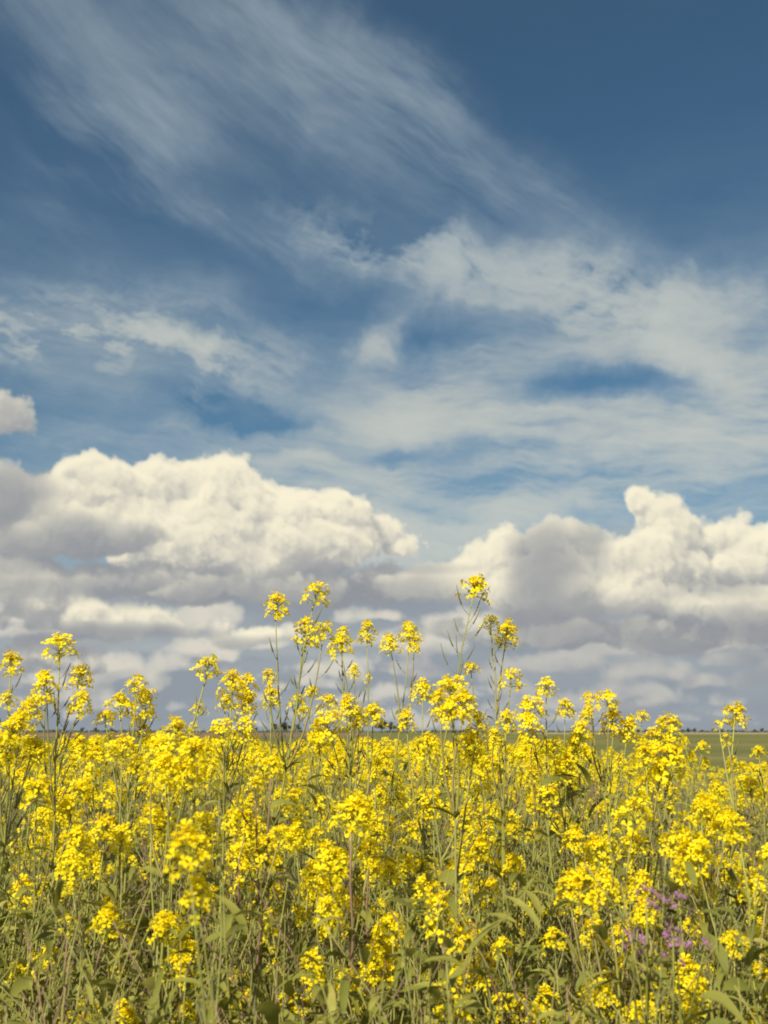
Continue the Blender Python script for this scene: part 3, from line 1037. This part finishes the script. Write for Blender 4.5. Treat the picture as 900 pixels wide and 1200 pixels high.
# ------------------------------------------------------------------ the plants one can point to
# label, distance, column of the foot, heads (column, row, width) in photo points, options
R_ = dict(russet=True)
HERO = [
    ('tallest mustard plant, one flower head above a long leaning stem of bare pods', 2.5, 405, [(555, 692, 33)], dict(pods=(26, 27), pod_span=0.56, pod_len=0.062, lean=-0.02)),
    ('tall mustard plant left of centre, two small heads above a broad one', 2.3, 275, [(323, 713, 31), (368, 700, 32), (358, 750, 34), (378, 744, 28), (316, 792, 18)], dict(pods=(10, 14))),
    ('tall slim mustard plant just right of the broad headed one, ragged stacked heads', 2.7, 440, [(400, 760, 29), (401, 748, 20), (415, 787, 15), (430, 794, 8)], dict(pods=(9, 13))),
    ('slender pale stem with one small open head between taller mustard plants', 3.1, 432, [(430, 747, 25)], dict(pods=(3, 5))),
    ('mustard plant with a twin head on a pale stem, left of the pod stem', 2.7, 402, [(458, 757, 24), (480, 747, 27), (485, 759, 18)], dict(pods=(3, 6))),
    ('tall mustard plant right of the pod stem, four heads in a column', 2.6, 565, [(575, 733, 23), (592, 750, 31), (598, 800, 28), (552, 782, 17)], dict(pods=(8, 12))),
    ('mustard plant with one small round head above two dense ones, right of centre', 2.4, 628, [(640, 807, 24), (622, 835, 32), (622, 865, 34)], {}),
    ('small headed mustard plant leaning left beside the three dense heads', 3.0, 690, [(662, 833, 22), (685, 842, 18)], {}),
    ('bushy mustard plant with five heads breaking the horizon right of centre', 2.6, 715, [(691, 817, 16), (690, 830, 14), (712, 822, 25), (718, 852, 30), (734, 862, 30)], {}),
    ('tiny lone mustard head against dark cloud over the small horizon trees', 4.0, 753, [(752, 840, 15)], dict(pods=(2, 4))),
    ('mustard plant with two broad heads just breaking the horizon over the green field', 2.6, 772, [(783, 857, 32), (767, 868, 26), (774, 848, 15)], {}),
    ('rightmost mustard plant above the horizon, one round head on a pale stem', 2.5, 822, [(860, 842, 30), (843, 850, 13), (853, 867, 12)], dict(pods=(2, 4), thick=1.3)),
    ('sparse mustard plant with scattered small heads against the green field', 3.9, 818, [(823, 875, 14), (826, 897, 14), (810, 888, 14), (803, 868, 10)], {}),
    ('tall mustard plant near the left edge, five heads up one dark stem', 2.3, 78, [(70, 763, 35), (92, 797, 30), (53, 818, 36), (93, 828, 30), (55, 794, 13)], {}),
    ('mustard plant cut by the left edge, round head above two lower ones', 2.5, 2, [(13, 780, 28), (10, 823, 24), (33, 838, 30)], {}),
    ('dense mustard clump left of centre, heads merged in a sloping mass', 2.3, 168, [(160, 808, 29), (141, 830, 32), (168, 836, 34), (124, 841, 22), (163, 857, 26), (178, 812, 12)], {}),
    ('bare mustard stem leaning far right with one round head at its tip', 2.4, 104, [(242, 787, 32)], dict(pods=(5, 8), thick=1.25, lean=-0.03)),
    ('short mustard plant with two small heads below the leaning stem', 3.8, 236, [(232, 833, 18), (227, 852, 12)], {}),
    ('bushy mustard plant between leaning stem and broad head, wide top and merged lower heads', 2.3, 280, [(272, 808, 34), (290, 812, 28), (286, 830, 28), (262, 860, 30), (288, 862, 28), (264, 824, 20)], {}),
    ('small paired mustard heads under the tall broad headed plant', 2.9, 330, [(318, 822, 25), (347, 825, 22)], {}),
    ('mustard plant with three small heads beside dark distant trees', 3.3, 368, [(365, 812, 18), (383, 827, 23), (356, 834, 16)], {}),
    ('full mustard plant in mid picture, four heads in a stepped mound', 2.2, 405, [(410, 832, 28), (437, 840, 30), (388, 857, 40), (374, 870, 28), (420, 846, 24)], {}),
    ('mustard plant left of the giant golden head, two loose heads', 2.5, 490, [(495, 815, 28), (477, 848, 24)], {}),
    ('mustard plant with the giant domed golden head at centre, five heads merged', 1.9, 535, [(530, 813, 38), (516, 830, 30), (543, 832, 34), (560, 848, 28), (531, 836, 34)], dict(pods=(3, 5))),
    ('low mustard plant right of the giant golden head, pair of soft heads', 2.5, 588, [(592, 848, 25), (578, 864, 22)], {}),
    ('large bright mustard clump at the left edge below the horizon', 1.9, 12, [(13, 863, 40), (36, 880, 34), (0, 882, 36), (24, 846, 24)], {}),
    ('mustard plant with three heads just below the brown field at left', 2.5, 108, [(93, 880, 30), (128, 863, 15), (110, 903, 32)], {}),
    ('brightest broad mustard mass left of centre below the horizon, five heads together', 1.8, 205, [(200, 880, 46), (180, 889, 38), (222, 888, 38), (220, 912, 32), (194, 907, 36)], dict(pods=(3, 5))),
    ('mustard plant left of the brightest mass, two heads side by side', 2.2, 152, [(143, 882, 34), (161, 901, 26)], {}),
    ('nearest mustard plant, large separate petals, in front of lower left thicket', 1.22, 240, [(223, 1008, 54, 3), (232, 1050, 38, 1)], dict(pods=(2, 4), thick=0.8)),
    ('mustard plant with one full domed head on a long straight russet stem', 1.85, 408, [(412, 965, 44)], dict(russet=True, pods=(3, 5), thick=1.3)),
    ('mustard plant with a sloping pair of heads left of the russet stem', 1.9, 378, [(386, 1017, 40), (371, 1030, 30), (433, 1001, 28)], {}),
    ('mustard plant with two large heads side by side at bottom centre', 1.8, 530, [(517, 1088, 46), (548, 1103, 38)], dict(russet=True)),
    ('short mustard plant with one tidy round head right of the russet stem', 1.95, 466, [(460, 1087, 33)], {}),
    ('mustard plant with a cone shaped head above the bottom centre pair', 2.0, 494, [(500, 1047, 34), (458, 1023, 27)], {}),
    ('mustard plant with two stepped heads, right of the cone shaped head', 2.0, 548, [(540, 1027, 33), (562, 1002, 29)], {}),
    ('mustard plant with a broad flat head at the bottom edge, centre', 1.7, 530, [(533, 1183, 46)], {}),
    ('low mustard plant near the bottom edge right of centre, three uneven heads', 1.85, 580, [(567, 1150, 37), (590, 1180, 30), (588, 1108, 22)], {}),
    ('low mustard plant left of the bottom centre pair, two stacked heads', 1.95, 446, [(450, 1145, 29), (438, 1118, 24)], {}),
    ('low mustard plant at lower left, tall oval head beside a broad grey green leaf', 1.8, 128, [(123, 1087, 36), (80, 1083, 18)], R_),
    ('mustard plant at lower left with heads strung down under the nearest plant', 1.75, 190, [(197, 1088, 36), (207, 1140, 38), (210, 1104, 24), (186, 1082, 22)], {}),
    ('mustard plant with one large round head right of centre, below the horizon', 1.9, 748, [(743, 958, 43)], {}),
    ('mustard plant with a wide double head over the large round one, right side', 2.0, 790, [(785, 897, 46), (757, 893, 32), (772, 910, 28)], {}),
    ('mustard plant on the right side with three heads in a slanting row', 2.0, 838, [(835, 960, 36), (848, 972, 32), (822, 948, 26)], {}),
    ('mustard plant with a big double head right of the purple flowers, above them', 1.8, 812, [(815, 1012, 46), (804, 1024, 36), (826, 1000, 28)], {}),
    ('mustard plant with a wide flat triple head left of the purple flowers', 1.7, 690, [(690, 1048, 46), (668, 1046, 34), (713, 1046, 36)], {}),
    ('mustard plant with two heads above the wide flat triple head', 2.1, 695, [(702, 1007, 35), (673, 988, 28)], {}),
    ('small mustard plant with two heads at mid height, right of bottom centre pair', 2.2, 600, [(603, 1020, 27), (573, 1040, 24)], {}),
    ('mustard plant with loose heads below the wide flat triple head', 1.85, 690, [(697, 1100, 35), (650, 1102, 27)], dict(pods=(4, 8))),
    ('short mustard plant at the bottom edge under the purple flowers, drooping head', 1.75, 762, [(765, 1175, 33)], {}),
    ('short mustard plant at the bottom edge left of the drooping head, one large head', 1.75, 690, [(695, 1176, 38)], R_),
    ('mustard plant at the bottom edge right of centre with two level heads', 1.85, 625, [(612, 1183, 30), (640, 1177, 28)], {}),
    ('mustard plant at the right edge with a large bright head at mid height', 1.8, 896, [(890, 1047, 38), (894, 1147, 28)], {}),
    ('mustard plant at the lower right edge with two crowded heads', 1.9, 878, [(890, 1106, 34), (860, 1103, 28)], {}),
    ('small mustard plant between right edge head and big double head', 2.2, 845, [(855, 1028, 25), (833, 1050, 20)], {}),
    ('mustard plant rising through the purple flowers with heads above and among them', 1.95, 765, [(747, 997, 40), (787, 990, 29), (757, 1078, 20)], {}),
    ('mustard plant at the bottom left edge with small heads cut by the frame', 1.8, 160, [(147, 1193, 27), (212, 1193, 31), (97, 1183, 15)], {}),
    ('small mustard plant by the right edge against dark leaves, below the green field', 2.7, 876, [(880, 930, 27), (889, 880, 16), (860, 897, 18)], {}),
    ('mustard plant right of centre with two round heads among dark leaves', 2.4, 635, [(640, 938, 31), (625, 913, 23)], {}),
    ('mustard plant right of centre with four heads level just under the horizon', 2.5, 664, [(680, 863, 27), (672, 880, 28), (649, 881, 28), (663, 907, 30)], {}),
    ('mustard plant under the giant golden head, two bright heads', 2.0, 530, [(548, 883, 42), (503, 876, 30)], {}),
    ('mustard plant in mid picture with two level heads in the thick growth', 2.2, 522, [(507, 947, 32), (543, 966, 32)], {}),
    ('mustard plant left of the nearest plant with two heads touching', 2.2, 130, [(123, 977, 32), (141, 991, 30)], {}),
    ('small mustard plant at the left with three tiny heads in a row', 2.9, 45, [(43, 988, 19), (59, 988, 18), (20, 997, 16)], {}),
    ('mustard plant near the left edge with two heads in the thick of the yellow', 2.2, 66, [(83, 950, 30), (43, 933, 36)], {}),
    ('mustard plant right of the nearest plant with two loose heads one above another', 2.2, 272, [(274, 965, 28), (281, 999, 26)], dict(russet=True)),
    ('mustard plant directly behind the nearest plant with two full heads', 2.0, 212, [(190, 967, 36), (234, 968, 30)], {}),
    ('tall mustard plant with thin dark red stem and few heads, left of centre', 2.0, 292, [(318, 898, 26), (300, 918, 22)], dict(russet=True, pods=(10, 14))),
]

rngH = random.Random(31)
for i, (label, Y, foot, heads, opt) in enumerate(HERO):
    fx = at(foot, 1000, Y).x
    hs = []
    for j, (px, py, wd, *kd) in enumerate(heads):
        p = at(px, py, Y + rngH.uniform(-0.06, 0.06) * (1 if j else 0))
        sc = wd / F * Y / CW * 1.2
        kind = kd[0] if kd else None
        if sc < 0.55:
            kind = len(specs) + j % 2
            sc = max(sc * 1.15, 0.5)
        hs.append((p.x - fx, p.y - Y, p.z, sc, kind))
    root = empty('mustard_plant', (fx, Y, 0))
    make_plant(root, hs, 500 + i, single_pods=i < 24, **opt)
    tag(root, label, 'flower plant', 'single mustard plants that stand out')

# ------------------------------------------------------------------ the purple wild radish
root = empty('wild_radish', (at(772, 1100, 1.85).x, 1.85, 0))
rad_a, rad_b = cluster_mesh(300, 9, 0.024, 1.2, 1.15, True, droop=0.4)
RAD = (data_of(rad_a, 'flower_cluster', [M_PURPLE, M_PEDICEL]), data_of(rad_b, 'buds', [M_PURPLE]))
keep = CL_DATA
CL_DATA = keep + [RAD]
rh = []
for px, py, wd in ((757, 1046, 26), (770, 1052, 22), (797, 1056, 26), (742, 1096, 24), (756, 1101, 20), (792, 1106, 32), (788, 1090, 22), (826, 1096, 12)):
    p = at(px, py, 1.45 + rngH.uniform(-0.04, 0.04))
    rh.append((p.x - root.location.x, p.y - 1.85, p.z, wd / F * 1.45 / CW * 1.05, len(keep)))
make_plant(root, rh, 777, pods=(4, 6))
CL_DATA = keep
tag(root, 'wild radish with loose purple flowers among the yellow at lower right', 'flower plant')

# ------------------------------------------------------------------ the rest of the stand: copies of a dozen plants
PROTO = []
for k in range(12):
    rng = np.random.default_rng(1200 + k)
    root = empty('mustard_plant', (0, 0, 0))
    H = 1.10
    hs = [(rng.normal(0, 0.02), rng.normal(0, 0.02), H, rng.uniform(0.85, 1.1))]
    for q in range(int(rng.integers(5, 9))):
        a = q * GOLD + rng.normal(0, 0.3)
        r = rng.uniform(0.06, 0.20)
        hs.append((math.cos(a) * r, math.sin(a) * r, H - rng.uniform(0.0, 0.22), rng.uniform(0.55, 1.12), None if rng.random() < 0.75 else len(specs) + q % 2))
    make_plant(root, hs, 1300 + k, russet=(k % 4 == 0), detail=False, pods=(3, 7), pod_span=0.16)
    index(root)
    PROTO.append(root)


def skyline(px):
    """row that the tops of the closed stand reach"""
    return float(np.interp(px, (-300, 60, 350, 560, 640, 720, 800, 860, 1200), (862, 862, 862, 864, 868, 874, 882, 888, 894)))


ROWS = [(2.2, 'front', 'among the nearest plants of the thicket'), (4.2, 'middle', 'in the thick middle rows of the stand'), (99, 'back', 'in the crowded far rows under the horizon')]
SIDES = [(300, 'left third'), (600, 'middle third'), (2000, 'right third')]
N_FILL = 300 - len(HERO)
rf = random.Random(8)
fill_used = [False] * len(PROTO)
for i in range(N_FILL):
    u = (i + rf.random()) / N_FILL
    Y = 1.75 + 7.2 * u ** 1.0
    px = rf.uniform(-25, 925)
    if Y > 3.0 and px > 680 and rf.random() < 0.40:
        px = rf.uniform(-25, 700)
    sk = skyline(px)
    if Y < 2.4:
        py = rf.uniform(930, 1185)
    elif Y < 3.6:
        py = rf.uniform(sk + 15, 1010)
    else:
        py = sk + abs(rf.gauss(0, 14)) + 2
    z = at(px, py, Y).z
    k = rf.randrange(len(PROTO))
    o = PROTO[k] if not fill_used[k] else copy_tree(PROTO[k])
    fill_used[k] = True
    s = (z - 0.02) / 1.10
    g = min(max(s, 0.75), 1.15)
    o.location = (at(px, 900, Y).x, Y, 0)
    o.rotation_euler = (0, 0, rf.uniform(0, 6.28))
    o.scale = (g, g, s)
    row = next(r for r in ROWS if Y < r[0])
    side = next(q for q in SIDES if px < q[0])
    tag(o, 'yellow flowered mustard plant %s, %s' % (row[2], side[1]), 'flower plant', 'mustard plants of the %s rows, %s' % (row[1], side[1]))
for k, p in enumerate(PROTO):
    if not fill_used[k]:
        for ch in list(p.children):
            bpy.data.objects.remove(ch)
        bpy.data.objects.remove(p)

# ------------------------------------------------------------------ what nobody could count: undergrowth, and the stand beyond and beside
rng = np.random.default_rng(61)


def inside_view(Y, margin):
    return rng.uniform(-0.36 * Y - margin, 0.36 * Y + margin)


ug_l, ug_s = MB(), MB()
for i in range(9000):
    near = i > 6800
    Y = rng.uniform(1.4, 2.7) if near else 1.25 + 8.5 * rng.random() ** 1.5
    x = inside_view(Y, 0.7)
    top = (CAM_Z - (skyline(450 + x / Y * F) - HOR + 30) / F * Y) * rng.uniform(0.35, 1.0)
    if near:
        top = CAM_Z - rng.uniform(0.115, 0.29) * Y
    elif Y < 2.0:
        top = min(top, CAM_Z - 0.235 * Y * rng.uniform(0.85, 1.25))
    top = max(top, 0.25)
    yaw = rng.uniform(0, 6.28)
    if i % 7 < 4:
        big = rng.random() < (0.16 if near else 0.42) and top < 1.0 and Y > 1.5
        L = rng.uniform(0.07, 0.13) if big else rng.uniform(0.03, 0.09)
        leaf(ug_l, rng, (x, Y, top - L * 0.4), yaw, L, L * rng.uniform(0.10, 0.21), rng.uniform(0.3, 1.35), rng.uniform(0.1, 0.9), big)
    else:
        L = rng.uniform(0.18, 0.5)
        le = rng.normal(0, 0.55)
        e = np.array([x, Y, top])
        b = e - np.array([math.cos(yaw) * L * abs(le), math.sin(yaw) * L * abs(le), L])
        path = bez(b, (b + e) / 2 + np.array([rng.normal(0, 0.03), rng.normal(0, 0.03), -0.02]), e, 5)
        ug_s.tube(path, 0.0022, 0.0008, 3, int(rng.random() < 0.16))
        if i % 2:
            pods_along(ug_s, rng, path, int(rng.integers(3, 8)), 0.35, 1.0, 0.036, 2)
        else:
            for q in range(3):
                leaf(ug_l, rng, path[q + 1], rng.uniform(0, 6.28), rng.uniform(0.03, 0.08), rng.uniform(0.007, 0.018), rng.uniform(0.3, 1.2), rng.uniform(0.1, 0.6), False)
ug_s.join(ug_l, 3)
tag(ug_s.build('undergrowth', [M_STEM_G, M_STEM_R, M_POD, M_LEAF]), 'tangle of olive stems, pods and leaves filling the ground between the mustard plants', 'undergrowth', None, 'stuff')

FAR_HEAD = []
for v in range(16):
    hv, hf = [], []
    for k in range(15):
        b = k * GOLD + v
        e = math.radians(-5 + 85 * k / 15)
        d = np.array([math.cos(b) * math.cos(e), math.sin(b) * math.cos(e), math.sin(e)])
        Rm = frame(d + np.array([0, 0, 0.4]) + rng.normal(0, 0.2, 3), b)
        s = 0.0085
        quad = np.array([(-s, -s * 0.45, 0), (0, -s * 0.28, 0.001), (s, -s * 0.45, 0), (s, s * 0.45, 0), (0, s * 0.28, 0.001), (-s, s * 0.45, 0)])
        cr_ = quad[:, [1, 0, 2]] * np.array([1, -1, 1]) + np.array([0, 0, 0.0006])
        hf += [tuple(q + 12 * k for q in f) for f in ((0, 1, 4, 5), (1, 2, 3, 4), (6, 7, 10, 11), (7, 8, 9, 10))]
        hv.append(np.concatenate([quad, cr_]) @ Rm.T + d * 0.021 * rng.uniform(0.8, 1.2) + np.array([0, 0, 0.02 * k / 15]))
    FAR_HEAD.append((np.concatenate(hv), hf))
far = MB()
for i in range(1500):
    if i < 1000:                                    # beside the frame
        Y = 0.2 + 9.0 * rng.random() ** 0.8
        sgn = -1 if i % 2 else 1
        x = sgn * (0.40 * Y + 0.35 + 2.6 * rng.random())
    else:                                          # beyond the rows one can tell apart
        Y = 8.6 + 6.0 * rng.random()
        x = inside_view(Y, 2.5)
    px = 450 + x / max(Y, 1) * F
    z = CAM_Z - (skyline(min(max(px, -300), 1200)) - HOR + 8 + abs(rng.normal(0, 12))) / F * Y if Y > 2.5 else rng.uniform(0.85, 1.2)
    if z < 0.35:
        continue
    st = bez((x, Y, 0), (x + rng.normal(0, 0.03), Y, z * 0.5), (x + rng.normal(0, 0.05), Y + rng.normal(0, 0.05), z), 4)
    far.tube(st, 0.004, 0.0014, 3, 0)
    for q in range(6):
        a = q * GOLD
        r = 0.0 if q == 0 else rng.uniform(0.05, 0.16)
        c = st[-1] + np.array([math.cos(a) * r, math.sin(a) * r, -0.0 if q == 0 else -rng.uniform(0.01, 0.25)])
        if q:
            far.tube(bez(st[2], (st[2] + c) / 2 + np.array([0, 0, -0.03]), c, 3), 0.0016, 0.0009, 3, 0)
        sz = rng.uniform(0.6, 1.0)
        hv, hf = FAR_HEAD[int(rng.integers(0, len(FAR_HEAD)))]
        far.add(hv * sz + c, hf, 1)
    for q in range(9):
        t = rng.uniform(0.2, 0.9)
        p = st[0] + (st[-1] - st[0]) * t
        leaf(far, rng, p, rng.uniform(0, 6.28), 0.05 + 0.12 * (1 - t), 0.014 + 0.03 * (1 - t), 0.8, 0.5, False, 2)
tag(far.build('mustard_thicket', [M_STEM_G, M_PETAL, M_LEAF]), 'unbroken mass of mustard flowers beyond and beside the separate plants', 'mustard thicket', None, 'stuff')
